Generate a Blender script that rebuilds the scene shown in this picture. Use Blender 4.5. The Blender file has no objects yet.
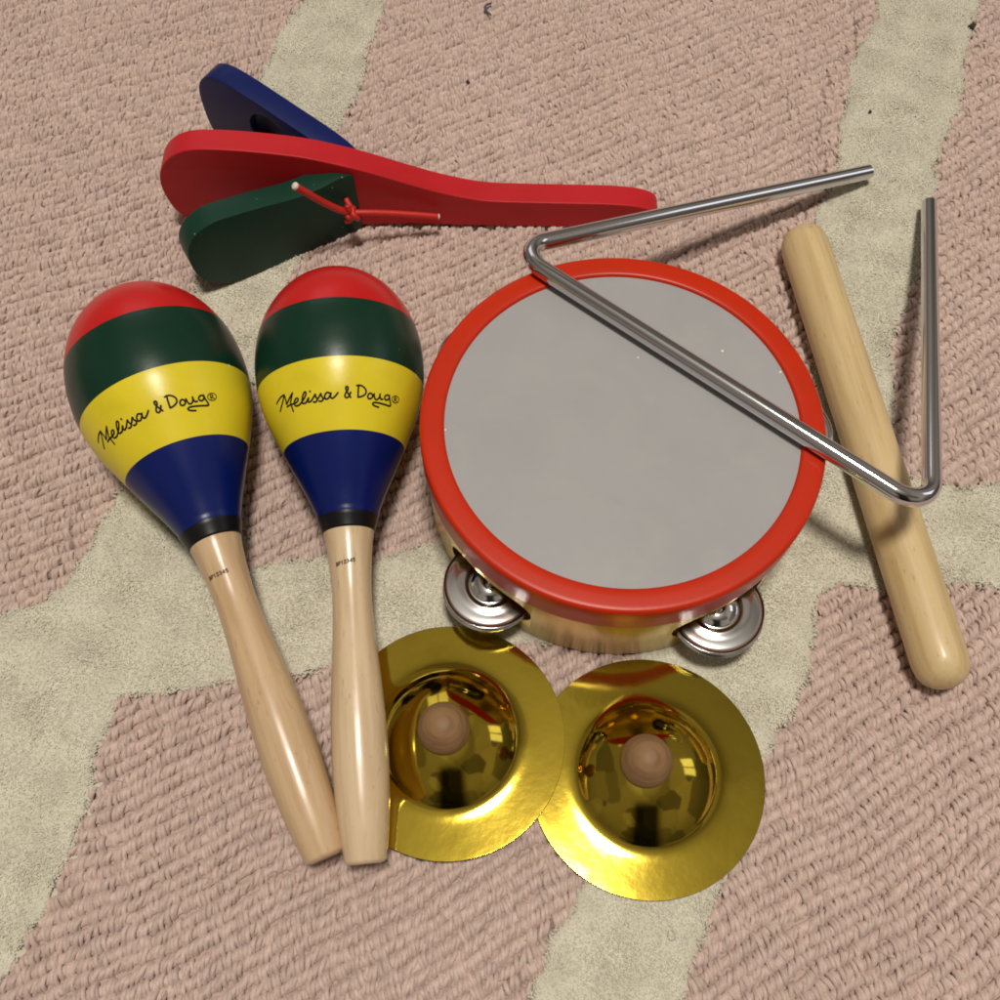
import bpy, bmesh, math, random
import numpy as np
from mathutils import Vector, Matrix
R = math.radians
scene = bpy.context.scene
rng = np.random.default_rng(7)
random.seed(7)

# ---------------------------------------------------------------- camera
cam_d = bpy.data.cameras.new('camera')
cam_d.sensor_fit = 'HORIZONTAL'; cam_d.sensor_width = 36; cam_d.lens = 36
cam_d.clip_start = 0.01; cam_d.clip_end = 100
cam = bpy.data.objects.new('camera', cam_d)
scene.collection.objects.link(cam)
cam.location = (0, 0, 0.377); cam.rotation_euler = (R(25), 0, 0)
scene.camera = cam

# ---------------------------------------------------------------- room light
scene.view_settings.view_transform = 'Standard'
scene.view_settings.look = 'None'
scene.view_settings.gamma = 1
scene.view_settings.exposure = 0
scene.view_settings.use_curve_mapping = False
scene.cycles.filter_width = 1.85     # a phone lens is not razor sharp
scene.cycles.max_bounces = 10
scene.cycles.sample_clamp_indirect = 6

W = bpy.data.worlds.new('World'); scene.world = W; W.use_nodes = True
wn = W.node_tree.nodes; wl = W.node_tree.links
wn.clear()
w_out = wn.new('ShaderNodeOutputWorld'); w_bg = wn.new('ShaderNodeBackground')
w_tc = wn.new('ShaderNodeTexCoord'); w_sep = wn.new('ShaderNodeSeparateXYZ')
wl.new(w_tc.outputs['Generated'], w_sep.inputs[0])
w_mr = wn.new('ShaderNodeMapRange'); w_mr.inputs['From Min'].default_value = 0.91; w_mr.inputs['From Max'].default_value = 0.995
wl.new(w_sep.outputs['Z'], w_mr.inputs['Value'])
w_mix = wn.new('ShaderNodeMix'); w_mix.data_type = 'RGBA'
w_mix.inputs[6].default_value = (0.27, 0.23, 0.185, 1); w_mix.inputs[7].default_value = (0.62, 0.56, 0.47, 1)
wl.new(w_mr.outputs[0], w_mix.inputs[0])
# furniture and doorways of the room around, as blocks of lighter and darker tone
w_vor = wn.new('ShaderNodeTexVoronoi'); w_vor.distance = 'CHEBYCHEV'; w_vor.inputs['Scale'].default_value = 2.1
wl.new(w_tc.outputs['Generated'], w_vor.inputs['Vector'])
w_sc = wn.new('ShaderNodeSeparateColor'); wl.new(w_vor.outputs['Color'], w_sc.inputs[0])
w_mr2 = wn.new('ShaderNodeMapRange'); w_mr2.inputs['To Min'].default_value = 0.4; w_mr2.inputs['To Max'].default_value = 1.5
wl.new(w_sc.outputs[0], w_mr2.inputs['Value'])
w_m1 = wn.new('ShaderNodeMix'); w_m1.data_type = 'RGBA'; w_m1.blend_type = 'MULTIPLY'; w_m1.inputs[0].default_value = 1
wl.new(w_mix.outputs[2], w_m1.inputs[6]); wl.new(w_mr2.outputs[0], w_m1.inputs[7])
# the dark figure leaning over the rug from the south
def w_math(op, a, b=None, clamp=False):
    n = wn.new('ShaderNodeMath'); n.operation = op; n.use_clamp = clamp
    for k, v in enumerate((a, b)):
        if v is None: continue
        if isinstance(v, (int, float)): n.inputs[k].default_value = v
        else: wl.new(v, n.inputs[k])
    return n.outputs[0]
def w_range(v, a, b, lo=0.0, hi=1.0):
    n = wn.new('ShaderNodeMapRange'); n.interpolation_type = 'SMOOTHSTEP'
    for k, x in (('From Min', a), ('From Max', b), ('To Min', lo), ('To Max', hi)): n.inputs[k].default_value = x
    wl.new(v, n.inputs['Value']); return n.outputs[0]
ax = w_math('ABSOLUTE', w_math('SUBTRACT', w_sep.outputs['X'], 0.03))
fig = w_math('MULTIPLY', w_range(ax, 0.16, 0.36, 1, 0), w_range(w_sep.outputs['Y'], -0.60, -0.40, 1, 0))
fig = w_math('SUBTRACT', 1.0, w_math('MULTIPLY', fig, 0.93))
# walls darken a little towards the skirting; a pale window with a cross bar to the east
low = w_range(w_sep.outputs['Z'], 0.0, 0.55, 0.45, 1.0)
fac = w_math('MULTIPLY', fig, low)
w_m2 = wn.new('ShaderNodeMix'); w_m2.data_type = 'RGBA'; w_m2.blend_type = 'MULTIPLY'; w_m2.inputs[0].default_value = 1
wl.new(w_m1.outputs[2], w_m2.inputs[6]); wl.new(fac, w_m2.inputs[7])
def patch(a0, b0, ha, hb, ax1, ax2, sign_axis, sgn):
    f = w_math('MULTIPLY', w_range(w_math('ABSOLUTE', w_math('SUBTRACT', w_sep.outputs[ax1], a0)), ha - 0.015, ha + 0.015, 1, 0),
               w_range(w_math('ABSOLUTE', w_math('SUBTRACT', w_sep.outputs[ax2], b0)), hb - 0.015, hb + 0.015, 1, 0))
    f = w_math('MULTIPLY', f, w_range(w_math('ABSOLUTE', w_math('SUBTRACT', w_sep.outputs[ax1], a0)), 0.008, 0.02, 0.15, 1))
    return w_math('MULTIPLY', f, w_range(w_sep.outputs[sign_axis], -0.1 , 0.1, 0 if sgn > 0 else 1, 1 if sgn > 0 else 0))
win = w_math('ADD', w_math('MULTIPLY', patch(0.22, 0.50, 0.14, 0.12, 'Y', 'Z', 'X', 1), 1.6), w_math('MULTIPLY', patch(-0.25, 0.52, 0.18, 0.14, 'X', 'Z', 'Y', 1), 1.0))
w_m3 = wn.new('ShaderNodeMix'); w_m3.data_type = 'RGBA'; w_m3.blend_type = 'ADD'; w_m3.inputs[0].default_value = 1
w_wc = wn.new('ShaderNodeMix'); w_wc.data_type = 'RGBA'; w_wc.inputs[6].default_value = (0, 0, 0, 1); w_wc.inputs[7].default_value = (0.95, 0.97, 1.05, 1)
w_wc.clamp_factor = False; w_wc.clamp_result = False
wl.new(win, w_wc.inputs[0]); wl.new(w_m2.outputs[2], w_m3.inputs[6]); wl.new(w_wc.outputs[2], w_m3.inputs[7])
w_m2 = w_m3
wl.new(w_m2.outputs[2], w_bg.inputs['Color']); w_bg.inputs['Strength'].default_value = 0.8
wl.new(w_bg.outputs[0], w_out.inputs[0])

def lamp(name, loc, power, size, color=(1, 0.935, 0.835), target=(0.0, 0.19, 0)):
    d = bpy.data.lights.new(name, 'AREA'); d.shape = 'DISK'; d.size = size; d.energy = power; d.color = color
    o = bpy.data.objects.new(name, d); scene.collection.objects.link(o)
    o.location = loc
    o.rotation_euler = (Vector(target) - Vector(loc)).to_track_quat('-Z', 'Y').to_euler()
    return o
lamp('ceiling_lamp', (0.07, 0.07, 2.3), 40, 0.36)

# ---------------------------------------------------------------- helpers
def tag(o, label=None, cat=None, group=None, kind=None):
    if label: o['label'] = label
    if cat: o['category'] = cat
    if group: o['group'] = group
    if kind: o['kind'] = kind
    return o

def link(name, me, mats=(), parent=None, smooth=True):
    o = bpy.data.objects.new(name, me); scene.collection.objects.link(o)
    for m in mats: me.materials.append(m)
    if smooth: me.polygons.foreach_set('use_smooth', [True] * len(me.polygons))
    if parent: o.parent = parent
    return o

def empty(name, loc=(0, 0, 0), rot=(0, 0, 0)):
    o = bpy.data.objects.new(name, None); o.empty_display_size = 0.02
    scene.collection.objects.link(o); o.location = loc; o.rotation_euler = rot
    return o

def from_bm(name, bm, mats, parent=None, smooth=True):
    bmesh.ops.recalc_face_normals(bm, faces=bm.faces)
    me = bpy.data.meshes.new(name); bm.to_mesh(me); bm.free()
    return link(name, me, mats, parent, smooth)

def lathe(prof, n=96, slots=None, closed=False):
    """prof: list of (r, z); revolve about z. slots: material per segment. closed: profile is a loop."""
    bm = bmesh.new(); rings = []
    for r, z in prof:
        if r < 1e-7: rings.append([bm.verts.new((0, 0, z))])
        else: rings.append([bm.verts.new((r * math.cos(2 * math.pi * k / n), r * math.sin(2 * math.pi * k / n), z)) for k in range(n)])
    m = len(rings)
    for i in range(m if closed else m - 1):
        a, b = rings[i], rings[(i + 1) % m]
        for k in range(n):
            k2 = (k + 1) % n
            if len(a) == 1 and len(b) == 1: continue
            if len(a) == 1: f = bm.faces.new((a[0], b[k2], b[k]))
            elif len(b) == 1: f = bm.faces.new((a[k], a[k2], b[0]))
            else: f = bm.faces.new((a[k], a[k2], b[k2], b[k]))
            if slots: f.material_index = slots[i]
    return bm

def catmull(pts, n=6, closed=False):
    P = [Vector(p) for p in pts]; out = []
    m = len(P)
    for i in range(m if closed else m - 1):
        if closed: p0, p1, p2, p3 = P[(i - 1) % m], P[i], P[(i + 1) % m], P[(i + 2) % m]
        else: p0, p1, p2, p3 = P[max(i - 1, 0)], P[i], P[i + 1], P[min(i + 2, m - 1)]
        for k in range(n):
            t = k / n
            out.append(0.5 * ((2 * p1) + (p2 - p0) * t + (2 * p0 - 5 * p1 + 4 * p2 - p3) * t * t + (3 * p1 - p0 - 3 * p2 + p3) * t ** 3))
    if not closed: out.append(P[-1])
    return out

def tube(path, r, n=20, bm=None, cap=0.3):
    """round tube along a path (list of Vectors), ends rounded off a little by cap * r"""
    bm = bm or bmesh.new()
    P = [Vector(p) for p in path]
    m = len(P)
    tang = [(P[min(i + 1, m - 1)] - P[max(i - 1, 0)]).normalized() for i in range(m)]
    up = Vector((0, 0, 1)) if abs(tang[0].z) < 0.9 else Vector((1, 0, 0))
    u = tang[0].cross(up).normalized()
    rings = []
    def ring(p, u, v, rr): return [bm.verts.new(p + rr * (math.cos(2 * math.pi * k / n) * u + math.sin(2 * math.pi * k / n) * v)) for k in range(n)]
    for i in range(m):
        t = tang[i]; u = (u - t * u.dot(t)).normalized(); v = t.cross(u)
        if i == 0: rings.append(ring(P[0] - t * cap * r, u, v, r * (1 - cap)))
        rings.append(ring(P[i], u, v, r))
        if i == m - 1: rings.append(ring(P[i] + t * cap * r, u, v, r * (1 - cap)))
    for a, b in zip(rings[:-1], rings[1:]):
        for k in range(n): bm.faces.new((a[k], a[(k + 1) % n], b[(k + 1) % n], b[k]))
    bm.faces.new(rings[0][::-1]); bm.faces.new(rings[-1])
    return bm

def extrude_outline(pts, depth):
    """closed outline [(l, z)] in the local xz plane, extruded from y=0 to y=depth"""
    bm = bmesh.new()
    a = [bm.verts.new((p[0], 0, p[1])) for p in pts]; b = [bm.verts.new((p[0], depth, p[1])) for p in pts]
    n = len(a)
    for i in range(n): bm.faces.new((a[i], a[(i + 1) % n], b[(i + 1) % n], b[i]))
    bm.faces.new(a[::-1]); bm.faces.new(b)
    return bm

def bevel(o, w, seg=3, ang=40):
    m = o.modifiers.new('bevel', 'BEVEL'); m.width = w; m.segments = seg; m.limit_method = 'ANGLE'; m.angle_limit = R(ang)
    m.harden_normals = True
    return o

def cut(o, cutters):
    """boolean difference, applied"""
    for c in cutters:
        m = o.modifiers.new('cut', 'BOOLEAN'); m.operation = 'DIFFERENCE'; m.object = c; m.solver = 'EXACT'
    dg = bpy.context.evaluated_depsgraph_get(); dg.update()
    me = bpy.data.meshes.new_from_object(o.evaluated_get(dg))
    o.modifiers.clear(); o.data = me
    for c in cutters: bpy.data.objects.remove(c)
    return o

# ---------------------------------------------------------------- materials
def mat(name, color, rough=0.5, metal=0.0, spec=0.5, coat=0.0, coat_rough=0.1, bump=None, var=None, specks=None, rough_var=None, sheen=0.0, island=0.0):
    m = bpy.data.materials.new(name); m.use_nodes = True
    n = m.node_tree.nodes; l = m.node_tree.links
    b = n['Principled BSDF']
    c = (*color, 1)
    b.inputs['Base Color'].default_value = c
    b.inputs['Roughness'].default_value = rough; b.inputs['Metallic'].default_value = metal
    b.inputs['Specular IOR Level'].default_value = spec
    b.inputs['Coat Weight'].default_value = coat; b.inputs['Coat Roughness'].default_value = coat_rough
    b.inputs['Sheen Weight'].default_value = sheen
    tc = n.new('ShaderNodeTexCoord')
    def noise(scale, detail=3, stretch=(1, 1, 1), dist=0.0):
        mp = n.new('ShaderNodeMapping'); mp.inputs['Scale'].default_value = stretch
        l.new(tc.outputs['Object'], mp.inputs[0])
        t = n.new('ShaderNodeTexNoise'); t.inputs['Scale'].default_value = scale; t.inputs['Detail'].default_value = detail
        t.inputs['Distortion'].default_value = dist
        l.new(mp.outputs[0], t.inputs['Vector']); return t.outputs['Fac']
    col = None
    if var:   # list of (scale, stretch, color2, lo, hi)
        for scale, stretch, c2, lo, hi in var:
            f = noise(scale, 4, stretch, 0.4)
            mr = n.new('ShaderNodeMapRange'); mr.inputs['From Min'].default_value = lo; mr.inputs['From Max'].default_value = hi
            l.new(f, mr.inputs['Value'])
            mx = n.new('ShaderNodeMix'); mx.data_type = 'RGBA'
            l.new(mr.outputs[0], mx.inputs[0])
            if col: l.new(col, mx.inputs[6])
            else: mx.inputs[6].default_value = c
            mx.inputs[7].default_value = (*c2, 1)
            col = mx.outputs[2]
    if island:
        g = n.new('ShaderNodeNewGeometry'); mr = n.new('ShaderNodeMapRange')
        mr.inputs['To Min'].default_value = 1 - island; mr.inputs['To Max'].default_value = 1 + island
        l.new(g.outputs['Random Per Island'], mr.inputs['Value'])
        mx = n.new('ShaderNodeMix'); mx.data_type = 'RGBA'; mx.blend_type = 'MULTIPLY'; mx.inputs[0].default_value = 1
        l.new(col, mx.inputs[6]); l.new(mr.outputs[0], mx.inputs[7]); col = mx.outputs[2]
    if specks:   # (scale, radius, color, stretch)
        scale, rad, c2, stretch = specks
        mp = n.new('ShaderNodeMapping'); mp.inputs['Scale'].default_value = stretch; mp.inputs['Rotation'].default_value = (0.3, 0.2, 0.7)
        l.new(tc.outputs['Object'], mp.inputs[0])
        v = n.new('ShaderNodeTexVoronoi'); v.inputs['Scale'].default_value = scale
        l.new(mp.outputs[0], v.inputs['Vector'])
        lt = n.new('ShaderNodeMath'); lt.operation = 'LESS_THAN'; lt.inputs[1].default_value = rad
        l.new(v.outputs['Distance'], lt.inputs[0])
        mx = n.new('ShaderNodeMix'); mx.data_type = 'RGBA'; l.new(lt.outputs[0], mx.inputs[0])
        if col: l.new(col, mx.inputs[6])
        else: mx.inputs[6].default_value = c
        mx.inputs[7].default_value = (*c2, 1); col = mx.outputs[2]
    if col: l.new(col, b.inputs['Base Color'])
    if rough_var:   # (scale, stretch, lo, hi)
        f = noise(rough_var[0], 4, rough_var[1])
        mr = n.new('ShaderNodeMapRange'); mr.inputs['From Min'].default_value = 0.35; mr.inputs['From Max'].default_value = 0.7
        mr.inputs['To Min'].default_value = rough_var[2]; mr.inputs['To Max'].default_value = rough_var[3]
        l.new(f, mr.inputs['Value']); l.new(mr.outputs[0], b.inputs['Roughness'])
    if bump:   # (scale, stretch, strength, distance)
        f = noise(bump[0], 4, bump[1])
        bp = n.new('ShaderNodeBump'); bp.inputs['Strength'].default_value = bump[2]; bp.inputs['Distance'].default_value = bump[3]
        l.new(f, bp.inputs['Height']); l.new(bp.outputs[0], b.inputs['Normal'])
    return m

U = (1, 1, 1)
WHITE = (0.75, 0.72, 0.65)
def paint(name, c, rough=0.30, coat=0.0):
    return mat(name, c, rough, spec=0.36, coat=coat, coat_rough=0.2, bump=(700, U, 0.06, 0.0004), specks=(62, 0.022, WHITE, (1, 1, 0.5)),
               var=[(40, U, tuple(x * 0.85 for x in c), 0.45, 0.75)])
P_RED = paint('red_lacquer', (0.56, 0.012, 0.012))
P_GREEN = paint('green_lacquer', (0.004, 0.033, 0.018))
P_YELLOW = paint('yellow_lacquer', (0.76, 0.62, 0.025))
P_BLUE = paint('blue_lacquer', (0.002, 0.010, 0.115))
P_BLACK = mat('black_ring', (0.006, 0.006, 0.007), 0.35, spec=0.3)
INK = mat('black_ink', (0.010, 0.007, 0.006), 0.6, spec=0.2)
STAMP = mat('brown_stamp_ink', (0.05, 0.025, 0.012), 0.5)
def wood(name, c, c2, c3, rough=0.30, coat=0.2, axis=2):
    st = [1.0, 1.0, 1.0]; st2 = [1.0, 1.0, 1.0]
    if axis is None: st = [0.12, 0.12, 1.0]; st2 = [0.3, 0.3, 1.0]      # turned rings
    else: st[axis] = 0.06; st2[axis] = 0.25
    return mat(name, c, rough, coat=coat, coat_rough=0.2, var=[(260 if axis is not None else 700, st, c2, 0.42, 0.66), (900, st2, c3, 0.62, 0.8), (45, st2, c3, 0.55, 0.95)], bump=(700, st, 0.12, 0.0005))
WOOD_MARACA = wood('lacquered_maple', (0.68, 0.525, 0.34), (0.59, 0.43, 0.26), (0.44, 0.30, 0.165))
WOOD_ORANGE = wood('lacquered_beech', (0.62, 0.44, 0.26), (0.52, 0.345, 0.19), (0.38, 0.235, 0.12))
WOOD_DOWEL = wood('raw_maple_dowel', (0.66, 0.50, 0.26), (0.56, 0.40, 0.19), (0.42, 0.27, 0.12), 0.45, 0.2)
WOOD_KNOB = wood('plain_beech_knob', (0.265, 0.148, 0.064), (0.175, 0.092, 0.040), (0.12, 0.06, 0.026), 0.6, 0.0, None)
C_RED = mat('red_clapper_paint', (0.52, 0.014, 0.022), 0.45, spec=0.3, coat=0.0, coat_rough=0.3, bump=(900, (0.2, 1, 1), 0.15, 0.0004), var=[(60, (0.3, 1, 1), (0.44, 0.012, 0.012), 0.4, 0.7)])
C_GREEN = mat('green_clapper_paint', (0.006, 0.040, 0.024), 0.42, spec=0.25, coat=0.0, coat_rough=0.25, bump=(900, U, 0.15, 0.0004), specks=(160, 0.05, (0.3, 0.33, 0.28), (1, 1, 1)))
C_BLUE = mat('blue_clapper_paint', (0.004, 0.011, 0.095), 0.42, spec=0.22, coat=0.0, coat_rough=0.3, bump=(900, U, 0.15, 0.0004))
HOOP = mat('orange_red_hoop', (0.53, 0.022, 0.001), 0.36, spec=0.3, coat=0.0, coat_rough=0.12, bump=(500, U, 0.05, 0.0004), var=[(50, U, (0.49, 0.022, 0.002), 0.45, 0.7)])
SKIN = mat('grey_vinyl_drumhead', (0.37, 0.365, 0.372), 0.30, spec=0.4, var=[(22, U, (0.345, 0.345, 0.352), 0.4, 0.7), (70, U, (0.385, 0.38, 0.375), 0.5, 0.8), (38, (1, 1, 1), (0.33, 0.33, 0.335), 0.68, 0.78)], specks=(75, 0.036, (0.85, 0.83, 0.78), U), bump=(55, U, 0.2, 0.001))
FRAME = mat('pale_gold_frame', (0.80, 0.57, 0.14), 0.24, metal=0.9, coat=0.1, coat_rough=0.15, bump=(300, (1, 1, 6), 0.06, 0.0004))
CHROME = mat('chrome_steel', (0.68, 0.68, 0.71), 0.10, metal=1.0)
TIN = mat('bright_tin', (0.86, 0.86, 0.87), 0.14, metal=1.0)
BRASS = mat('thin_brass', (0.58, 0.43, 0.05), 0.085, metal=1.0, bump=(210, U, 0.06, 0.0004), var=[(60, U, (0.50, 0.36, 0.04), 0.45, 0.7)], specks=(105, 0.03, (0.95, 0.82, 0.42), (1, 0.14, 1)))
STRING = mat('red_cord', (0.55, 0.02, 0.012), 0.5, bump=(1500, U, 0.3, 0.0005))
TIP = mat('frayed_white_tip', (0.75, 0.68, 0.62), 0.6)
PINK = mat('dusty_pink_yarn', (0.645, 0.50, 0.445), 0.9, island=0.09, spec=0.15, sheen=0.25, bump=(2500, U, 0.4, 0.0004),
           var=[(14, U, (0.615, 0.468, 0.412), 0.4, 0.7), (420, U, (0.53, 0.40, 0.345), 0.42, 0.72)])

# rug border polygons (metres) and lettering strokes (angle, station)
CREAM_Y = mat('cream_cut_pile', (0.66, 0.63, 0.52), 0.95, island=0.11, spec=0.1, sheen=0.3, bump=(2500, U, 0.3, 0.0004),
            var=[(75, U, (0.59, 0.555, 0.45), 0.42, 0.66), (260, U, (0.46, 0.425, 0.345), 0.62, 0.8)])
BACKING = mat('rug_backing', (0.50, 0.37, 0.32), 0.95, spec=0.1)

# rug border polygons (metres) and lettering strokes (angle, station)
CREAM = [[(-0.1026, 0.5407), (-0.1101, 0.4751), (-0.1169, 0.4483), (-0.1235, 0.4191), (-0.131, 0.3613), (-0.1382, 0.2998), (-0.1426, 0.2798), (-0.1527, 0.2239), (-0.1609, 0.1804), (-0.165, 0.1556), (-0.1757, 0.1362), (-0.1977, 0.1269), (-0.2527, 0.1115), (-0.2666, -0.0664), (-0.1819, -0.0664), (-0.1768, -0.0337), (-0.1696, -0.0057), (-0.1572, 0.0276), (-0.1533, 0.055), (-0.1493, 0.0749), (-0.143, 0.0938), (-0.0961, 0.1008), (-0.0656, 0.1051), (-0.0311, 0.1107), (0.0078, 0.1155), (0.055, 0.1204), (0.0659, 0.1667), (-0.0306, 0.1573), (-0.0495, 0.1512), (-0.1037, 0.1464), (-0.11, 0.1851), (-0.1091, 0.2239), (-0.1022, 0.266), (-0.0947, 0.3116), (-0.0865, 0.3613), (-0.0799, 0.3878), (-0.0728, 0.4227), (-0.0679, 0.4468), (-0.0624, 0.4751), (-0.0513, 0.5407)], [(0.0, 0.1622), (0.135, 0.1898), (0.1649, 0.1841), (0.1847, 0.1827), (0.2093, 0.1818), (0.3343, 0.1804), (0.3201, 0.1383), (0.2002, 0.1391), (0.1602, 0.1391), (0.14, 0.1383), (0.1296, 0.1353), (0.1146, 0.0957), (0.1027, 0.0749), (0.089, 0.0515), (0.0721, 0.0162), (0.0651, 0.002), (0.0608, -0.0088), (0.045, -0.0477), (-0.0032, -0.0477), (0.0126, -0.0048), (0.0215, 0.0108), (0.0287, 0.0204), (0.0401, 0.055), (0.0541, 0.1055), (0.055, 0.1204), (0.0, 0.1155)], [(0.2224, 0.5407), (0.2014, 0.4658), (0.1863, 0.4299), (0.176, 0.3919), (0.166, 0.3639), (0.1535, 0.3267), (0.1413, 0.277), (0.1361, 0.2239), (0.1344, 0.1851), (0.1642, 0.1804), (0.1677, 0.209), (0.1771, 0.2498), (0.1946, 0.2958), (0.2093, 0.3378), (0.2217, 0.3678), (0.232, 0.398), (0.2453, 0.4343), (0.2615, 0.4751), (0.2908, 0.5407)]]
TEXT = [[[-0.8483, 0.16632], [-0.8034, 0.1669], [-0.7242, 0.16767], [-0.6628, 0.1678]], [[-0.6628, 0.1678], [-0.7302, 0.16563], [-0.8336, 0.16334]], [[-0.6628, 0.1678], [-0.6636, 0.16562], [-0.672, 0.16439], [-0.5963, 0.16594], [-0.5284, 0.16731]], [[-0.5284, 0.16731], [-0.5665, 0.16569], [-0.6003, 0.16428], [-0.6013, 0.16279], [-0.6024, 0.1613]], [[-0.6785, 0.16354], [-0.6158, 0.16371], [-0.5379, 0.16359], [-0.4838, 0.16408], [-0.4699, 0.16476], [-0.4972, 0.16505], [-0.5409, 0.16401], [-0.5375, 0.1627], [-0.4777, 0.16257]], [[-0.4777, 0.16257], [-0.4043, 0.16374], [-0.3489, 0.16532], [-0.3438, 0.16626], [-0.369, 0.16612], [-0.4075, 0.16453], [-0.4247, 0.1628], [-0.3699, 0.16266]], [[-0.3699, 0.16266], [-0.3162, 0.16418], [-0.3351, 0.16313], [-0.3242, 0.16259], [-0.2827, 0.16304]], [[-0.2855, 0.16621], [-0.2831, 0.166]], [(-0.2874, 0.16297), (-0.2562, 0.16377), (-0.2202, 0.16483), (-0.2216, 0.16418), (-0.2101, 0.16318), (-0.2153, 0.16254), (-0.2422, 0.16218), (-0.2646, 0.16238)], [(-0.2085, 0.16289), (-0.1798, 0.16362), (-0.1453, 0.1648), (-0.1464, 0.16405), (-0.1297, 0.16315), (-0.1338, 0.1625), (-0.1596, 0.16212), (-0.1855, 0.16232)], [(-0.1302, 0.16277), (-0.1037, 0.16306)], [[-0.0302, 0.16444], [-0.0646, 0.16482], [-0.0984, 0.16398], [-0.1011, 0.16286], [-0.0683, 0.16267], [-0.0339, 0.16361], [-0.0147, 0.16469], [-0.0283, 0.16322], [-0.0046, 0.1627], [0.0347, 0.16337], [0.0706, 0.16443]], [[0.2317, 0.16276], [0.1957, 0.16425], [0.172, 0.16556], [0.1764, 0.16642], [0.1972, 0.16632], [0.1965, 0.16537], [0.1669, 0.16416], [0.1582, 0.16304], [0.1836, 0.16266], [0.2134, 0.16332], [0.2319, 0.16453]], [[0.3343, 0.16713], [0.3288, 0.16528], [0.3286, 0.16303]], [[0.3096, 0.16689], [0.3629, 0.16699], [0.4109, 0.1662], [0.4325, 0.16512], [0.4173, 0.16395], [0.3698, 0.16319], [0.3287, 0.16293]], [[0.4914, 0.16472], [0.463, 0.16407], [0.4632, 0.16302], [0.4923, 0.16273], [0.5217, 0.1633], [0.521, 0.16425], [0.4914, 0.16472]], [(0.5431, 0.16462), (0.5532, 0.16351), (0.5737, 0.16282), (0.606, 0.16305), (0.625, 0.164), (0.626, 0.16506), (0.6339, 0.16394), (0.6519, 0.16326), (0.6774, 0.16338)], [(0.7721, 0.16498), (0.738, 0.16517), (0.7071, 0.1646), (0.705, 0.16381), (0.7319, 0.16338), (0.7647, 0.16386), (0.774, 0.1648)], [[0.7693, 0.16526], [0.7902, 0.16372], [0.8216, 0.16184], [0.7336, 0.16173], [0.632, 0.16182], [0.5593, 0.16172], [0.5371, 0.16116], [0.5703, 0.16061], [0.6338, 0.16038]], [[0.945, 0.16505], [0.9396, 0.1641], [0.8995, 0.1634], [0.8508, 0.16346], [0.8243, 0.16418], [0.8308, 0.16511], [0.868, 0.16577], [0.9158, 0.16573], [0.945, 0.16505]], [[0.8706, 0.16375], [0.8567, 0.16504], [0.8875, 0.16527], [0.8985, 0.16484], [0.8696, 0.16444], [0.9149, 0.16406]]]

# ---------------------------------------------------------------- the rug (setting)
def in_poly(P, X, Y):
    inside = np.zeros(X.shape, bool); n = len(P)
    for i in range(n):
        x1, y1 = P[i]; x2, y2 = P[(i + 1) % n]
        if y1 == y2: continue
        c = ((y1 > Y) != (y2 > Y)) & (X < (x2 - x1) * (Y - y1) / (y2 - y1) + x1)
        inside ^= c
    return inside
def wob(X, Y):   # smooth wander of the pile border and rows
    return (0.0016 * np.sin(X * 61 + Y * 37) + 0.0011 * np.sin(Y * 143 - X * 95 + 1.3) + 0.0007 * np.sin(X * 310 + Y * 240))
def is_cream(X, Y, grow=0.0):
    x = X + wob(X, Y); y = Y + wob(Y + 0.3, X)
    m = np.zeros(X.shape, bool)
    for P in CREAM:
        m |= in_poly(P, x, y)
    return m

RX0, RX1, RY0, RY1 = -0.335, 0.335, -0.065, 0.53
def strips(paths, rad, side, sides, capped):
    """paths (N, K, 3), rad (N, K), side (N, 3): tubes of `sides` sides"""
    N, K, _ = paths.shape
    t = np.gradient(paths, axis=1); t /= np.linalg.norm(t, axis=2, keepdims=True) + 1e-12
    s = np.repeat(side[:, None, :], K, 1)
    nn = np.cross(t, s); nn /= np.linalg.norm(nn, axis=2, keepdims=True) + 1e-12
    s = np.cross(nn, t)
    a = np.arange(sides) * 2 * math.pi / sides
    V = paths[:, :, None, :] + rad[:, :, None, None] * (np.cos(a)[None, None, :, None] * s[:, :, None, :] + np.sin(a)[None, None, :, None] * nn[:, :, None, :])
    base = (np.arange(N) * K * sides)[:, None, None]
    k = np.arange(K - 1)[None, :, None] * sides; j = np.arange(sides)[None, None, :]; j2 = (j + 1) % sides
    q = np.stack([base + k + j, base + k + j2, base + k + sides + j2, base + k + sides + j], -1).reshape(-1, 4)
    tri = None
    if capped:
        b = (np.arange(N) * K * sides)[:, None] + (K - 1) * sides
        tri = np.concatenate([b + i for i in range(3)], 1) if sides == 3 else None
    return V.reshape(-1, 3), q, tri

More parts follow.
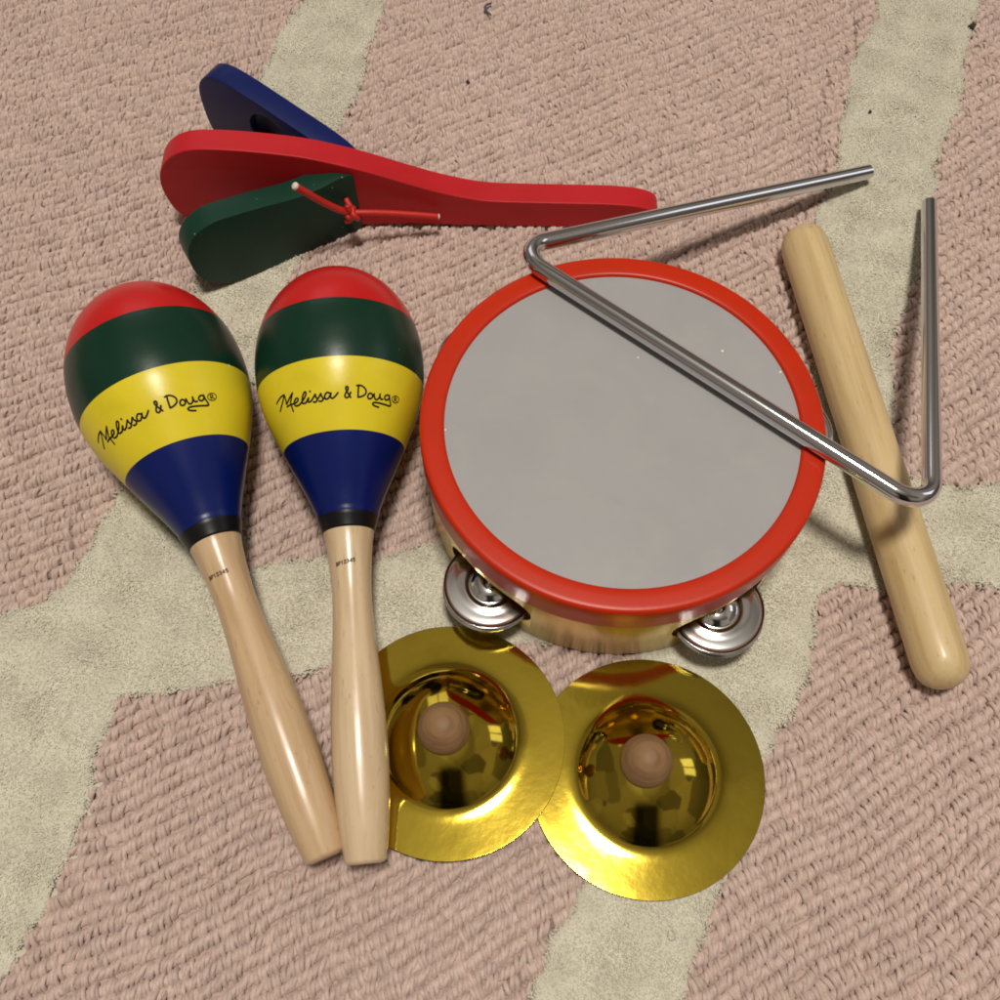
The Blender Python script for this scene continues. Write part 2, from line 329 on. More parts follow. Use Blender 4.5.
def loop_pile():
    row, pitch = 0.0046, 0.00182
    ph = R(28)
    u = np.array([math.cos(ph), math.sin(ph)]); v = np.array([-u[1], u[0]])
    I, J = np.meshgrid(np.arange(-198, 198), np.arange(-560, 580), indexing='ij')
    I = I.ravel(); J = J.ravel()
    n = len(I)
    off = rng.uniform(0, 1, 400)[I + 198]
    rw = row * (I + 0.10 * np.sin(J * 0.11 + I * 2.1) + rng.normal(0, 0.05, n))
    q3 = (J + (I * 7) % 3) % 3 - 1.0      # place of the strand within its loop of three
    al = pitch * (J - 0.22 * q3 + off * 3 + rng.normal(0, 0.12, n))
    X = al * u[0] + rw * v[0]; Y = al * u[1] + rw * v[1]
    Y = Y + 0.22 * X * X + 0.0025 * np.sin(X * 23 + 1.0) + 0.0012 * np.sin(X * 71 + Y * 40) + 0.0004 * np.sin(X * 190 + Y * 120 + 2.0 * np.sin(Y * 60))
    keep = (X > RX0) & (X < RX1) & (Y > RY0) & (Y < RY1)
    I, J, X, Y, q3 = I[keep], J[keep], X[keep], Y[keep], q3[keep]
    keep = ~is_cream(X, Y); I, J, X, Y, q3 = I[keep], J[keep], X[keep], Y[keep], q3[keep]
    n = len(X)
    # neighbouring strands share a loop: common height, lean and twist
    cl = ((J + (I * 7) % 3) // 3).astype(np.int64) * 1009 + I * 9176
    def ch(seed): # hash to uniform
        h = np.sin(cl * 12.9898 + seed * 78.233) * 43758.5453
        return h - np.floor(h)
    slope = np.arctan(0.44 * X) + ph
    skew = R(-26) + (ch(1) - 0.5) * R(40) + rng.normal(0, R(9), n)
    da = slope + math.pi / 2 + skew
    d = np.stack([np.cos(da), np.sin(da), np.zeros(n)], 1)
    s = np.stack([np.cos(da - math.pi / 2), np.sin(da - math.pi / 2), np.zeros(n)], 1)
    hw = 0.00240 * (0.90 + 0.26 * ch(2))
    top = -0.0014 + (ch(3) - 0.5) * 0.0011 + rng.normal(0, 0.00022, n) - 0.00030 * np.abs(q3)
    jx = (ch(4) - 0.5) * 0.0009 + rng.normal(0, 0.0002, n)
    T = np.array([-1, -0.72, -0.36, 0, 0.36, 0.72, 1.0])
    prof = -(np.abs(T) ** 2.3)
    K = len(T)
    P = np.zeros((n, K, 3))
    P[:, :, 0] = X[:, None]; P[:, :, 1] = Y[:, None]
    P += d[:, None, :] * (T[None, :, None] * hw[:, None, None] + jx[:, None, None])
    lean = rng.normal(0, 0.00022, n)
    P += s[:, None, :] * (lean[:, None] * (1 - T[None] ** 2))[:, :, None]
    P[:, :, 2] = top[:, None] + 0.0033 * prof[None]
    rad = np.repeat((0.00097 * rng.uniform(0.88, 1.12, n))[:, None], K, 1)
    V, Q, _ = strips(P, rad, s, 5, False)
    # the yarn filling each row under its loops
    al = np.arange(-0.95, 0.95, 0.0026); segs = []
    for i in range(-198, 198):
        rw = row * (i + 0.10 * np.sin(al / pitch * 0.11 + i * 2.1))
        x = al * u[0] + rw * v[0]; y = al * u[1] + rw * v[1]
        y = y + 0.22 * x * x + 0.0025 * np.sin(x * 23 + 1.0) + 0.0012 * np.sin(x * 71 + y * 40) + 0.0004 * np.sin(x * 190 + y * 120 + 2.0 * np.sin(y * 60))
        ok = (x > RX0) & (x < RX1) & (y > RY0) & (y < RY1)
        ok &= ~is_cream(x, y)
        idx = np.flatnonzero(ok)
        if len(idx) < 3: continue
        for run in np.split(idx, np.flatnonzero(np.diff(idx) > 1) + 1):
            for c in range(0, len(run) - 1, 7):     # short overlapping lengths of seven stations
                r = run[c:c + 8]
                if len(r) < 8: r = run[-8:] if len(run) >= 8 else np.concatenate([r, np.repeat(r[-1:], 8 - len(r))])
                segs.append(np.stack([x[r], y[r], np.full(8, -0.0037)], -1))
    S = np.array(segs)
    V2, Q2, _ = strips(S, np.full(S.shape[:2], 0.0019), np.tile([0.0, 0.0, 1.0], (len(S), 1)), 6, False)
    return np.concatenate([V, V2]), np.concatenate([Q, Q2 + len(V)]), None

def cut_pile():
    g = 0.00070
    xs = np.arange(RX0, RX1, g); ys = np.arange(RY0, RY1, g)
    X, Y = np.meshgrid(xs, ys, indexing='ij'); X = X.ravel(); Y = Y.ravel()
    X = X + rng.uniform(-0.6, 0.6, len(X)) * g; Y = Y + rng.uniform(-0.6, 0.6, len(Y)) * g
    keep = is_cream(X + rng.normal(0, 0.0007, len(X)), Y + rng.normal(0, 0.0007, len(X))); X, Y = X[keep], Y[keep]; n = len(X)
    lx = 0.5 * np.sin(X * 190 + 3 * np.sin(Y * 90)) + 0.5 * np.sin(Y * 260 + X * 70) + rng.normal(0, 0.75, n)
    ly = 0.5 * np.sin(Y * 170 + 2 * np.sin(X * 130)) - 0.35 + rng.normal(0, 0.75, n)
    top = -0.00045 + 0.00035 * np.sin(X * 120 + Y * 75) * np.sin(Y * 165 - X * 50) + rng.normal(0, 0.00018, n)
    P = np.zeros((n, 3, 3)); h = np.array([0, 0.55, 1.0])
    P[:, :, 0] = X[:, None] + (h ** 2)[None] * (lx * 0.0006)[:, None]
    P[:, :, 1] = Y[:, None] + (h ** 2)[None] * (ly * 0.0006)[:, None]
    P[:, :, 2] = -0.0028 + h[None] * (top + 0.0028)[:, None]
    a = rng.uniform(0, 6.28, n); s = np.stack([np.cos(a), np.sin(a), np.zeros(n)], 1)
    rad = rng.uniform(0.85, 1.15, n)[:, None] * np.array([0.00046, 0.00048, 0.00036])[None]
    return strips(P, rad, s, 3, True)

def build_rug():
    V1, Q1, _ = loop_pile()
    # stray fibres lying loose on the pile
    nf = 420; fx = rng.uniform(RX0, RX1, nf); fy = rng.uniform(RY0, RY1, nf); fa = rng.uniform(0, 6.28, nf); fk = rng.normal(0, 220, nf); fl = rng.uniform(0.003, 0.008, nf)
    ok = np.ones(nf, bool)
    for cx, cy, cr in ((0.0539, 0.0639, 0.052), (-0.0192, 0.0767, 0.052), (0.0456, 0.1846, 0.085)): ok &= (fx - cx) ** 2 + (fy - cy) ** 2 > cr * cr
    fx, fy, fa, fk, fl = fx[ok], fy[ok], fa[ok], fk[ok], fl[ok]
    tt = np.linspace(-0.5, 0.5, 7)[None]; aa = fa[:, None] + fk[:, None] * fl[:, None] * tt
    FP = np.stack([fx[:, None] + fl[:, None] * tt * np.cos(aa), fy[:, None] + fl[:, None] * tt * np.sin(aa), 0.0002 + 0.0009 * np.cos(tt * 3.0) + 0 * aa], -1)
    V0, Q0, _ = strips(FP, np.full(FP.shape[:2], 0.00009), np.stack([-np.sin(fa), np.cos(fa), 0 * fa], 1), 4, False)
    Q1 = np.concatenate([Q1, Q0 + len(V1)]); V1 = np.concatenate([V1, V0])
    V2, Q2, T2 = cut_pile(); Q2 = Q2 + len(V1); T2 = T2 + len(V1)
    # backing: a fine sheet between the pile, risen to pile height beyond the piled field
    o = len(V1) + len(V2)
    xs = np.arange(RX0, RX1 + 0.001, 0.0025); ys = np.arange(RY0, RY1 + 0.001, 0.0025)
    nx, ny = len(xs), len(ys)
    GX, GY = np.meshgrid(xs, ys, indexing='ij')
    cr = is_cream(GX, GY)
    GZ = np.where(cr, -0.0011, -0.0046)
    G = np.stack([GX, GY, GZ], -1).reshape(-1, 3)
    a = (np.arange(nx - 1)[:, None] * ny + np.arange(ny - 1)[None]).ravel()
    QG = np.stack([a, a + ny, a + ny + 1, a + 1], 1) + o
    GM = np.where(cr[:-1, :-1].ravel(), 1, 2)
    o2 = o + len(G); F = 1.6; x1, y1 = xs[-1], ys[-1]
    B = [(RX0, RY0, -0.004), (x1, RY0, -0.004), (x1, y1, -0.004), (RX0, y1, -0.004),
         (RX0 - 0.004, RY0 - 0.004, -0.002), (x1 + 0.004, RY0 - 0.004, -0.002), (x1 + 0.004, y1 + 0.004, -0.002), (RX0 - 0.004, y1 + 0.004, -0.002),
         (-F, -F, -0.002), (F, -F, -0.002), (F, F, -0.002), (-F, F, -0.002)]
    QB = [(4 + i, 4 + (i + 1) % 4, (i + 1) % 4, i) for i in range(4)] + [(8 + i, 8 + (i + 1) % 4, 4 + (i + 1) % 4, 4 + i) for i in range(4)]
    QB = np.array(QB) + o2
    V = np.concatenate([V1, V2, G, np.array(B)])
    quads = np.concatenate([Q1, Q2, QG, QB]); nq, nt = len(quads), len(T2)
    me = bpy.data.meshes.new('carpet')
    me.vertices.add(len(V)); me.vertices.foreach_set('co', V.astype(np.float32).ravel())
    me.loops.add(nq * 4 + nt * 3)
    me.loops.foreach_set('vertex_index', np.concatenate([quads.ravel(), T2.ravel()]).astype(np.int32))
    me.polygons.add(nq + nt)
    me.polygons.foreach_set('loop_start', np.concatenate([np.arange(nq) * 4, nq * 4 + np.arange(nt) * 3]).astype(np.int32))
    mi = np.concatenate([np.zeros(len(Q1)), np.ones(len(Q2)), GM, np.zeros(len(QB)), np.ones(nt)]).astype(np.int32)
    me.polygons.foreach_set('material_index', mi)
    me.polygons.foreach_set('use_smooth', np.ones(nq + nt, bool))
    me.update(calc_edges=True); me.validate()
    ob = link('carpet', me, (PINK, CREAM_Y, BACKING), smooth=False)
    tag(ob, kind='structure')
    print('rug faces', nq + nt)
build_rug()

# ---------------------------------------------------------------- maracas
M_PROF = [(0, 6.6), (1, 7.3), (11, 8.7), (21, 9.6), (35, 10.2), (49, 9.9), (60, 9.3), (78, 7.95), (89, 7.4), (97, 7.3), (109, 8.15), (116, 8.95), (119, 9.5), (125, 11.4), (133, 14.5), (143, 19.2), (152, 23.4), (158, 26.0), (166, 29.6), (175, 32.3), (183, 33.4), (190, 33.6)]
for i in range(1, 25):
    t = i / 24 * math.pi / 2
    M_PROF.append((190 + 41.5 * math.sin(t), 33.6 * math.cos(t)))
M_S = np.array([p[0] for p in M_PROF]) / 1000; M_R = np.array([p[1] for p in M_PROF]) / 1000
# smooth the interpolated profile below the crown
fine = np.linspace(0, 0.231, 463)
fr = np.interp(fine, M_S, M_R)
for _ in range(40):
    fr[6:400] = 0.25 * fr[5:399] + 0.5 * fr[6:400] + 0.25 * fr[7:401]
def m_rad(s): return float(np.interp(s, fine, fr))
BANDS = [(0.119, 0.1248, 0), (0.1248, 0.1520, 1), (0.1520, 0.1777, 2), (0.1777, 0.2028, 3), (0.2028, 0.2315, 4)]

def ribbon(strokes, width, lift=0.00012, n=5, closed_ok=True):
    """strokes: lists of (theta, s) on the maraca surface -> thin raised ink strokes"""
    bm = bmesh.new()
    for st in strokes:
        pts = [Vector((th * m_rad(s), s, 0)) for th, s in st]
        ths = catmull([Vector((th, s, 0)) for th, s in st], n)
        m = len(ths); rows = []
        for i, q in enumerate(ths):
            a, b = ths[max(i - 1, 0)], ths[min(i + 1, m - 1)]
            rr = m_rad(q.y)
            d = Vector(((b.x - a.x) * rr, b.y - a.y))
            d = d.normalized() if d.length > 1e-9 else Vector((1, 0))
            nx, ny = -d.y, d.x
            w = width * 0.5
            row = []
            for k in (-1, -0.5, 0.5, 1):
                th = q.x + nx * w * k / rr; s = q.y + ny * w * k
                rad = m_rad(s) + lift * (1.0 if abs(k) < 0.9 else 0.25)
                row.append(bm.verts.new((rad * math.sin(th), -rad * math.cos(th), s)))
            rows.append(row)
        for a, b in zip(rows[:-1], rows[1:]):
            for k in range(3): bm.faces.new((a[k], a[k + 1], b[k + 1], b[k]))
        # round ends
        for row, q, sg in ((rows[0], ths[0], 0), (rows[-1], ths[-1], 1)):
            rr = m_rad(q.y); rad = rr + lift * 0.6
            c = bm.verts.new((rad * math.sin(q.x), -rad * math.cos(q.x), q.y))
            ring = []
            for k in range(10):
                al = 2 * math.pi * k / 10; th = q.x + math.cos(al) * width * 0.5 / rr; s = q.y + math.sin(al) * width * 0.5
                r2 = m_rad(s) + lift * 0.55
                ring.append(bm.verts.new((r2 * math.sin(th), -r2 * math.cos(th), s)))
            for k in range(10): bm.faces.new((c, ring[k], ring[(k + 1) % 10]))
    return bm

GLYPH = {'B': [[(0, 0), (0, 1)], [(0, 1), (.5, 1), (.6, .75), (.5, .52), (0, .5)], [(0, .5), (.5, .48), (.65, .25), (.5, 0), (0, 0)]],
         'P': [[(0, 0), (0, 1)], [(0, 1), (.5, 1), (.65, .75), (.5, .48), (0, .45)]],
         '1': [[(.1, .8), (.3, 1)], [(.3, 1), (.3, 0)]],
         '2': [[(0, .8), (.15, 1), (.5, 1), (.6, .75), (.3, .4), (0, 0)], [(0, 0), (.65, 0)]],
         '3': [[(0, .9), (.3, 1), (.6, .8), (.3, .53)], [(.3, .53), (.65, .3), (.35, 0), (0, .1)]],
         '4': [[(.5, 0), (.5, 1)], [(.5, 1), (0, .3)], [(0, .3), (.65, .3)]],
         '5': [[(.6, 1), (.05, 1)], [(.05, 1), (0, .55)], [(0, .55), (.4, .62), (.62, .33), (.4, 0), (0, .05)]]}

def maraca(B, a, roll, label, handle_wood, stamp_c, size=1.0):
    a = Vector(a).normalized(); e1 = a.cross(Vector((0, 0, 1))).normalized(); Y = a.cross(e1)
    root = empty('maraca')
    root.matrix_world = Matrix(((e1.x, Y.x, a.x, B[0]), (e1.y, Y.y, a.y, B[1]), (e1.z, Y.z, a.z, B[2]), (0, 0, 0, 1))) @ Matrix.Rotation(roll, 4, 'Z') @ Matrix.Scale(size, 4)
    tag(root, label, 'maraca', 'striped toy maracas')
    hp = [(0, 0.0004), (0.0052, 0.0), (0.0062, 0.0003)] + [(float(r), float(s)) for s, r in zip(fine, fr) if 0.0009 < s < 0.1192]
    from_bm('handle', lathe(hp, 96), [handle_wood], root)
    prof, slots = [], []
    cuts = sorted(set([b[0] for b in BANDS] + [0.2312]))
    ss = sorted(set(list(np.linspace(0.119, 0.2305, 150)) + [b[0] for b in BANDS]))
    prof = [(m_rad(s), s) for s in ss]
    # black ring stands a hair proud of the handle
    prof = [(0.0085, 0.119)] + [(r + (0.00035 if s < 0.1248 else 0.0002 if s < 0.126 else 0.0), s) for r, s in prof]
    prof += [(m_rad(0.2305) * 0.6, 0.23105), (0, 0.2313)]
    for i in range(len(prof) - 1):
        mid = (prof[i][1] + prof[i + 1][1]) / 2
        slots.append(next((k for lo, hi, k in BANDS if lo <= mid < hi), 4))
    bulb = from_bm('bulb', lathe(prof, 128, slots), [P_BLACK, P_BLUE, P_YELLOW, P_GREEN, P_RED], root)
    lb = ribbon(TEXT[:-2], 0.00070, 0.00006); l2 = ribbon(TEXT[-2:], 0.00038, 0.00006)
    tmp = bpy.data.meshes.new('mark'); l2.to_mesh(tmp); l2.free(); lb.from_mesh(tmp); bpy.data.meshes.remove(tmp)
    from_bm('lettering', lb, [INK], bulb)
    th0, th1, s0, s1 = stamp_c
    strokes = []; word = 'BP12345'; n = len(word)
    for i, ch in enumerate(word):
        for st in GLYPH[ch]:
            strokes.append([(th0 + (th1 - th0) * (i + x * 0.95) / n, s0 + (s1 - s0) * (i + x) / n - 0.0006 + y * 0.00125) for x, y in st])
    from_bm('stamp', ribbon(strokes, 0.00040, 0.00007, 3), [STAMP], root.children[0])
    return root
maraca((-0.04607, 0.03188, 0.0130), (-0.09726, 0.98892, 0.10999), 0.0, 'striped maraca standing more upright in view, its pale handle overlapping the brass cymbal', WOOD_MARACA, (-0.586, 0.385, 0.1052, 0.1064))
maraca((-0.05974, 0.03390, 0.0122), (-0.39420, 0.91249, 0.11000), -0.19, 'slanting striped maraca with the more orange handle, farthest from the tambourine', WOOD_ORANGE, (-0.58, 0.47, 0.1051, 0.1050), 1.028)

# ---------------------------------------------------------------- tambourine
TC = (0.0456, 0.1846)
tam = empty('tambourine', (TC[0], TC[1], 0))
tag(tam, 'toy tambourine with grey drumhead, orange red hoop and tin jingles, under the steel triangle', 'tambourine')
JA = [-133, -60, 10.5, 76, 138]
frame = from_bm('frame', lathe([(0.0712, -0.001), (0.0742, -0.001), (0.0747, 0.0), (0.0747, 0.0362), (0.0712, 0.0362)], 160, closed=True), [FRAME], None, smooth=False)
cutters = []
for ang in JA:
    L, h = 0.0205, 0.0095    # half width, half height of the slot with rounded ends
    zc = 0.0195
    pts = []
    for k in range(13):
        t = -math.pi / 2 + math.pi * k / 12; pts.append((L - h + h * math.cos(t), zc + h * math.sin(t)))
    for k in range(13):
        t = math.pi / 2 + math.pi * k / 12; pts.append((-L + h + h * math.cos(t), zc + h * math.sin(t)))
    c = from_bm('cutter', extrude_outline(pts, 0.03), [FRAME], smooth=False)
    a = R(ang)
    c.matrix_world = Matrix.Translation((0.058 * math.cos(a), 0.058 * math.sin(a), 0)) @ Matrix.Rotation(a - math.pi / 2, 4, 'Z')
    cutters.append(c)
cut(frame, cutters)
frame.data.polygons.foreach_set('use_smooth', [True] * len(frame.data.polygons))
frame.data.set_sharp_from_angle(angle=R(35))
frame.parent = tam
hp = [(0.0663, 0.0355), (0.0749, 0.0355), (0.0757, 0.0362), (0.0758, 0.0494), (0.0757, 0.0507), (0.0754, 0.0514), (0.0749, 0.0518), (0.0743, 0.0520), (0.0732, 0.05205), (0.0700, 0.05205), (0.0678, 0.0520), (0.0670, 0.0518), (0.0665, 0.0512), (0.0664, 0.0500)]
hoop = from_bm('hoop', lathe(hp, 180, closed=True), [HOOP], tam)
hoop.data.set_sharp_from_angle(angle=R(50))
from_bm('drumhead', lathe([(0, 0.0506), (0.02, 0.0506), (0.045, 0.0506), (0.0666, 0.0506), (0.0666, 0.0500), (0, 0.0500)], 120), [SKIN], tam).data.set_sharp_from_angle(angle=R(30))
jp = [(0.0012, 0.0026), (0.0030, 0.0025), (0.0048, 0.0020), (0.0060, 0.0012), (0.0068, 0.0004), (0.0074, 0.0000), (0.0082, 0.0001), (0.0090, 0.0005), (0.0096, 0.0005), (0.0104, 0.0001), (0.0125, 0.0000), (0.0148, -0.0001), (0.0158, -0.0003), (0.0163, -0.0001), (0.0167, 0.0003), (0.0169, 0.0003)]
jp = [(r * 1.055, z) for r, z in jp]
jprof = jp + [(r, z - 0.0004) for r, z in jp[::-1]]
jm = None
for i, ang in enumerate(JA):
    a = R(ang); cx, cy = 0.0725 * math.cos(a), 0.0725 * math.sin(a)
    rr = random.Random(i)
    for flip, z in ((0, 0.0185), (1, 0.0157)):
        if jm is None:
            j = from_bm('jingle', lathe(jprof, 72, closed=True), [TIN], tam); jm = j.data
        else:
            j = link('jingle', jm, parent=tam)
        j.location = (cx + rr.uniform(-.0006, .0006) + 0.0004 * math.cos(a), cy + rr.uniform(-.0006, .0006), z)
        j.rotation_euler = (math.pi * flip + rr.uniform(-.05, .05), rr.uniform(-.05, .05), a)
    pin = from_bm('pin', lathe([(0, 0.0362), (0.0009, 0.0362), (0.0009, 0.008), (0, 0.008)], 16), [TIN], tam)
    pin.location = (cx, cy, 0)

# ---------------------------------------------------------------- brass cymbals
RS = 0.0349
dome = [(max(0.0014, RS * math.sin(R(t))), RS * math.cos(R(t)) - RS * math.cos(R(46)) + 0.0010) for t in range(0, 47, 2)]
flange = [(0.02535, 0.00082), (0.0257, 0.00070), (0.0265, 0.00050), (0.0276, 0.00033), (0.0290, 0.00021), (0.0312, 0.00013), (0.0360, 0.00010), (0.0426, 0.00012), (0.0431, 0.00012)]
cpv = dome + [(v.x, v.y) for v in catmull([(r, z, 0) for r, z in flange], 4)]
cprof = cpv + [(max(r - 0.0002, 0.0012), z - 0.00045) for r, z in cpv[::-1]]
kp = [(0, 0.0170), (0.0036, 0.0170), (0.0042, 0.0222), (0.0060, 0.0236), (0.0078, 0.0256), (0.0089, 0.0284), (0.0092, 0.0312), (0.0089, 0.0340), (0.0077, 0.0370), (0.0058, 0.0394), (0.0036, 0.0409), (0.0018, 0.0416), (0, 0.0418)]
kpv = [(max(v.x, 0), v.y) for v in catmull([(r, z, 0) for r, z in kp], 3)]
kpv[0] = (0, kpv[0][1]); kpv[-1] = (0, kpv[-1][1])
def cymbal(loc, rot, label, knob_shift):
    root = empty('cymbal', loc, rot)
    tag(root, label, 'cymbal', 'brass finger cymbals with wooden knobs')
    from_bm('plate', lathe(cprof, 160, closed=True), [BRASS], root)
    k = from_bm('knob', lathe(kpv, 64), [WOOD_KNOB], root)
    k.location = (knob_shift[0], knob_shift[1], knob_shift[2] - 0.0082); k.rotation_euler = (0.02, knob_shift[0] * 20, 1.0)
    return root
cymbal((0.0539, 0.0639, 0.0015), (0, 0, 0), 'brass cymbal with wooden knob lying clear of the maracas, its edge under the other cymbal', (-0.0028, 0.0024, 0))
cymbal((-0.0192, 0.0767, 0.0031), (0, R(-1.3), 0), 'brass cymbal with wooden knob beside the maraca handle, its edge over the other cymbal', (-0.0004, -0.0006, -0.0008))

# ---------------------------------------------------------------- steel triangle
def rounded_path(pts, rad, n=12):
    out = [Vector(pts[0])]
    for i in range(1, len(pts) - 1):
        p = Vector(pts[i]); a = (Vector(pts[i - 1]) - p).normalized(); b = (Vector(pts[i + 1]) - p).normalized()
        ang = a.angle(b); d = rad / math.tan(ang / 2)
        c = p + (a + b).normalized() * (rad / math.sin(ang / 2))
        s, e = p + a * d - c, p + b * d - c
        for k in range(n + 1):
            t = k / n; q = s.normalized().slerp(e.normalized(), t) * rad; out.append(c + q)
    out.append(Vector(pts[-1])); return out
tp = [(0.1781, 0.3484, 0.0055), (0.0040, 0.2611, 0.0556), (0.1522, 0.1440, 0.0556), (0.2040, 0.3285, 0.0055)]
tri_path = rounded_path(tp, 0.0105)
dense = []
for a, b in zip(tri_path[:-1], tri_path[1:]):
    m = max(1, int((b - a).length / 0.006))
    for k in range(m): dense.append(a.lerp(b, k / m))
dense.append(tri_path[-1])
tr = from_bm('triangle', tube(dense, 0.0036, 28, cap=0.07), [CHROME])
tr.data.set_sharp_from_angle(angle=R(30))
tag(tr, 'bent chrome steel rod triangle lying across the tambourine drumhead', 'triangle')

# ---------------------------------------------------------------- wooden stick
A = Vector((0.1387, 0.3093, 0.0100)); Bv = Vector((0.1670, 0.0938, 0.0100))
Ls = (Bv - A).length
r0 = 0.0106
ends = [(0, 0), (0.0030, 0.0003), (0.0058, 0.0014), (0.0082, 0.0034), (0.0098, 0.0062), (r0, 0.0105)]
sp = ends + [(r0, 0.02 + (Ls - 0.04) * k / 20) for k in range(21)] + [(r, Ls - z) for r, z in ends[::-1]]
st = from_bm('wooden_stick', lathe(sp, 64), [WOOD_DOWEL])
st.rotation_euler = (Bv - A).to_track_quat('Z', 'Y').to_euler(); st.location = A
tag(st, 'plain round ended wooden dowel beater lying beside the tambourine on the rug', 'wooden stick')

# ---------------------------------------------------------------- castanet clapper
cl = empty('castanet_clapper', (-0.06, 0.326, 0))
tag(cl, 'hand castanet with red paddle handle and blue and green clappers tied by red cord', 'castanet')
def put(o):
    o.parent = cl; o.matrix_parent_inverse = Matrix.Translation((0.06, -0.326, 0)); return o
top = [(-.1535, .024), (-.152, .034), (-.1475, .0420), (-.140, .0478), (-.130, .0500), (-.11, .0488), (-.087, .0452), (-.070, .0402), (-.0577, .0357), (-.042, .029), (-.0273, .0232), (-.012, .0188), (0, .0172), (.028, .0162), (.05, .0155), (.062, .0142), (.070, .0117), (.0742, .0080)]
bot = [(.0738, .0040), (.070, .0014), (.062, .0002), (.04, 0), (.01, .0006), (-.015, .0010), (-.035, .0020), (-.055, .0020), (-.075, .0010), (-.1, .0), (-.131, 0), (-.143, .0030), (-.151, .0105)]
outl = [(v.x, v.y) for v in catmull([(x, z, 0) for x, z in top + bot], 5, closed=True)]
pad = from_bm('handle_paddle', extrude_outline(outl, 0.0118), [C_RED], smooth=True)
pad.location = (0, 0.3200, -0.0006)
bevel(pad, 0.0006); put(pad)

def slab(origin, yaw, outline, thick, material, plane_y, keep_above, hole=None):
    ol = [(v.x, max(v.y, 0)) for v in catmull([(l, z, 0) for l, z in outline], 6, closed=True)]
    bm = extrude_outline(ol, thick)
    M = Matrix.Translation(origin) @ Matrix.Rotation(yaw, 4, 'Z')
    bm.transform(M)
    sgn = 1 if keep_above else -1
    r = bmesh.ops.bisect_plane(bm, geom=bm.verts[:] + bm.edges[:] + bm.faces[:], plane_co=(0, plane_y, 0), plane_no=(0, -sgn, 0), clear_outer=True)
    ed = [g for g in r['geom_cut'] if isinstance(g, bmesh.types.BMEdge)]
    if ed: bmesh.ops.holes_fill(bm, edges=ed)
    o = from_bm('clapper', bm, [material], smooth=False)
    bevel(o, 0.0007)
    o.modifiers[0].harden_normals = False
    cs = []
    if hole:
        l, z, rad, depth = hole
        hb = lathe([(0, -depth), (rad * 0.6, -depth * 0.85), (rad * 0.9, -depth * 0.5), (rad, 0), (rad, 0.004), (0, 0.004)], 48)
        c = from_bm('cutter', hb, [material], smooth=False)
        c.matrix_world = M @ Matrix.Translation((l, 0, z)) @ Matrix.Rotation(R(90), 4, 'X')
        cs = [c]
    cut(o, cs)
    o.data.polygons.foreach_set('use_smooth', [True] * len(o.data.polygons))
    o.data.set_sharp_from_angle(angle=R(24))
    return put(o)
OL_A = [(0.0, 0.0225), (0.0012, 0.032), (0.0065, 0.0385), (0.0145, 0.0415), (0.024, 0.0408), (0.038, 0.0385), (0.052, 0.0358), (0.064, 0.0352), (0.075, 0.0362), (0.083, 0.0335), (0.088, 0.0265), (0.0893, 0.018), (0.0880, 0.0095), (0.0835, 0.003), (0.075, 0.0002), (0.06, 0), (0.034, 0), (0.0210, 0.0002), (0.0115, 0.0026), (0.0048, 0.0078), (0.0012, 0.0145)]
OL_B = [(0.0, 0.023), (0.0012, 0.035), (0.0065, 0.0435), (0.0145, 0.0472), (0.024, 0.0470), (0.038, 0.0445), (0.052, 0.0415), (0.064, 0.0390), (0.075, 0.0362), (0.083, 0.0325), (0.089, 0.0265), (0.0905, 0.018), (0.0890, 0.0095), (0.0835, 0.003), (0.075, 0.0002), (0.06, 0), (0.03, 0), (0.0150, 0.0002), (0.0065, 0.0028), (0.0012, 0.0105)]
slab((-0.1356, 0.2792, -0.0006), R(29.9), OL_A, 0.0108, C_GREEN, 0.3196, False)
slab((-0.1420, 0.3727, -0.0006), R(-32.0), OL_B, 0.0108, C_BLUE, 0.3322, True, hole=(0.041, 0.027, 0.0115, 0.006))
# red cord: knot in front of the green clapper, two ends with pale tips
KN = Vector((-0.0672, 0.3102, 0.0205))
e_a = [(-0.0868, 0.3008, 0.0475), (-0.0835, 0.3020, 0.0425), (-0.0780, 0.3052, 0.0330), (-0.0720, 0.3083, 0.0245), KN]
e_b = [KN, (-0.0600, 0.3112, 0.0195), (-0.0500, 0.3130, 0.0170), (-0.0380, 0.3146, 0.0140), (-0.0290, 0.3158, 0.0115)]
cord_r = 0.0013
bm = tube(catmull(e_a, 8), cord_r * 1.25, 12)
tube(catmull(e_b, 8), cord_r * 1.1, 12, bm)
cord = put(from_bm('cord', bm, [STRING]))
kb = bmesh.new()
def loop_at(c, ax, rad, n=18):
    ax = Vector(ax).normalized(); u = ax.orthogonal().normalized(); v = ax.cross(u)
    return [c + rad * (math.cos(2 * math.pi * k / n) * u + math.sin(2 * math.pi * k / n) * v) + ax * 0.0007 * (k / n - 0.5) for k in range(n + 1)]
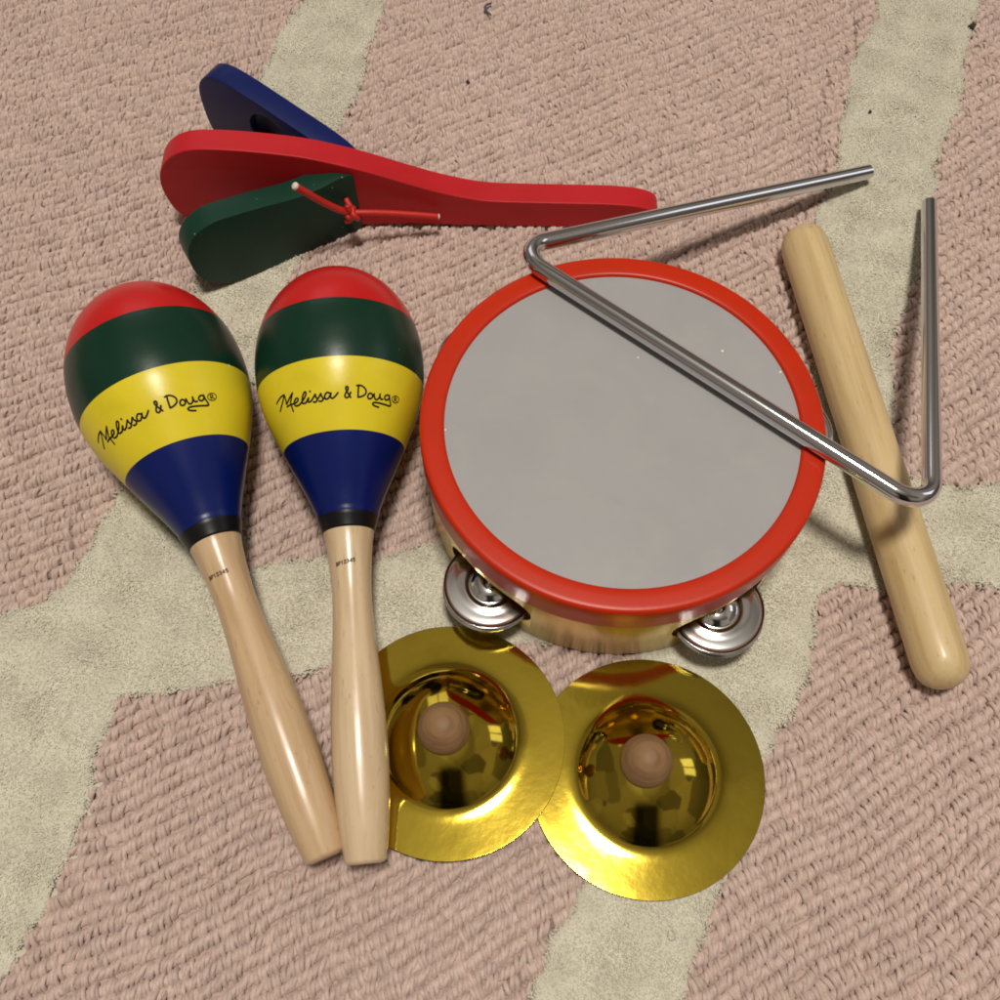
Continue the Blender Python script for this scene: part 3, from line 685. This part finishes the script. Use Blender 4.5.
for ax, rad, off in (((1, 0.1, -0.4), 0.0021, (0, 0, 0)), ((1, 0.5, 0.5), 0.0022, (0.0012, -0.0006, -0.0004)), ((0.6, -0.2, 1), 0.0018, (-0.001, -0.0004, -0.0006))):
    tube(loop_at(KN + Vector(off), ax, rad), cord_r, 10, kb)
tube(catmull([KN, KN + Vector((-0.0006, -0.0012, 0.0028)), KN + Vector((-0.0014, -0.0008, 0.0056))], 6), cord_r, 10, kb)
tube(catmull([KN, KN + Vector((-0.001, -0.002, -0.0022)), KN + Vector((-0.0030, -0.0014, -0.0040))], 6), cord_r, 10, kb)
tube(catmull([KN + Vector((-0.070 + 0.0672, 0.006, 0.002)), KN + Vector((0, 0.0015, 0)), KN], 6), cord_r, 10, kb)
k = from_bm('knot', kb, [STRING]); put(k)
def tip(p, d, r, L):
    p = Vector(p); d = Vector(d).normalized()
    put(from_bm('cord_tip', tube([p, p + d * L], r, 14), [TIP]))
tip(e_a[0], (-0.45, -0.05, 0.5), 0.0017, 0.0010)
tip(e_b[-1], (1, 0.1, -0.2), 0.0013, 0.0006)

# ---------------------------------------------------------------- lint on the rug
LINT = mat('blue_grey_lint', (0.09, 0.10, 0.14), 0.9)
CRUMB = mat('dark_crumb', (0.045, 0.035, 0.028), 0.9)
th = from_bm('lint_thread', tube(catmull([(-0.0048, 0.4718, 0.0006), (-0.0075, 0.4695, 0.0012), (-0.0080, 0.4668, 0.0009), (-0.0050, 0.4630, 0.0004)], 8), 0.0006, 8), [LINT])
tag(th, 'tiny bent blue grey lint thread on the pink pile beyond the castanet', 'lint')
for (x, y, r, lab) in ((-0.0165, 0.4141, 0.0009, 'tiny dark crumb on the pink pile above the red paddle'), (0.1879, 0.3932, 0.0008, 'tiny dark crumb on the cream stripe near the triangle tips'), (0.2519, 0.4543, 0.0017, 'dark grey fluff at the edge of the cream stripe')):
    b = bmesh.new(); bmesh.ops.create_icosphere(b, subdivisions=2, radius=r)
    for v in b.verts: v.co *= 1 + 0.35 * math.sin(v.co.x * 4000 + v.co.y * 3100 + v.co.z * 2700)
    o = from_bm('crumb', b, [CRUMB]); o.location = (x, y, 0.0003); tag(o, lab, 'crumb')
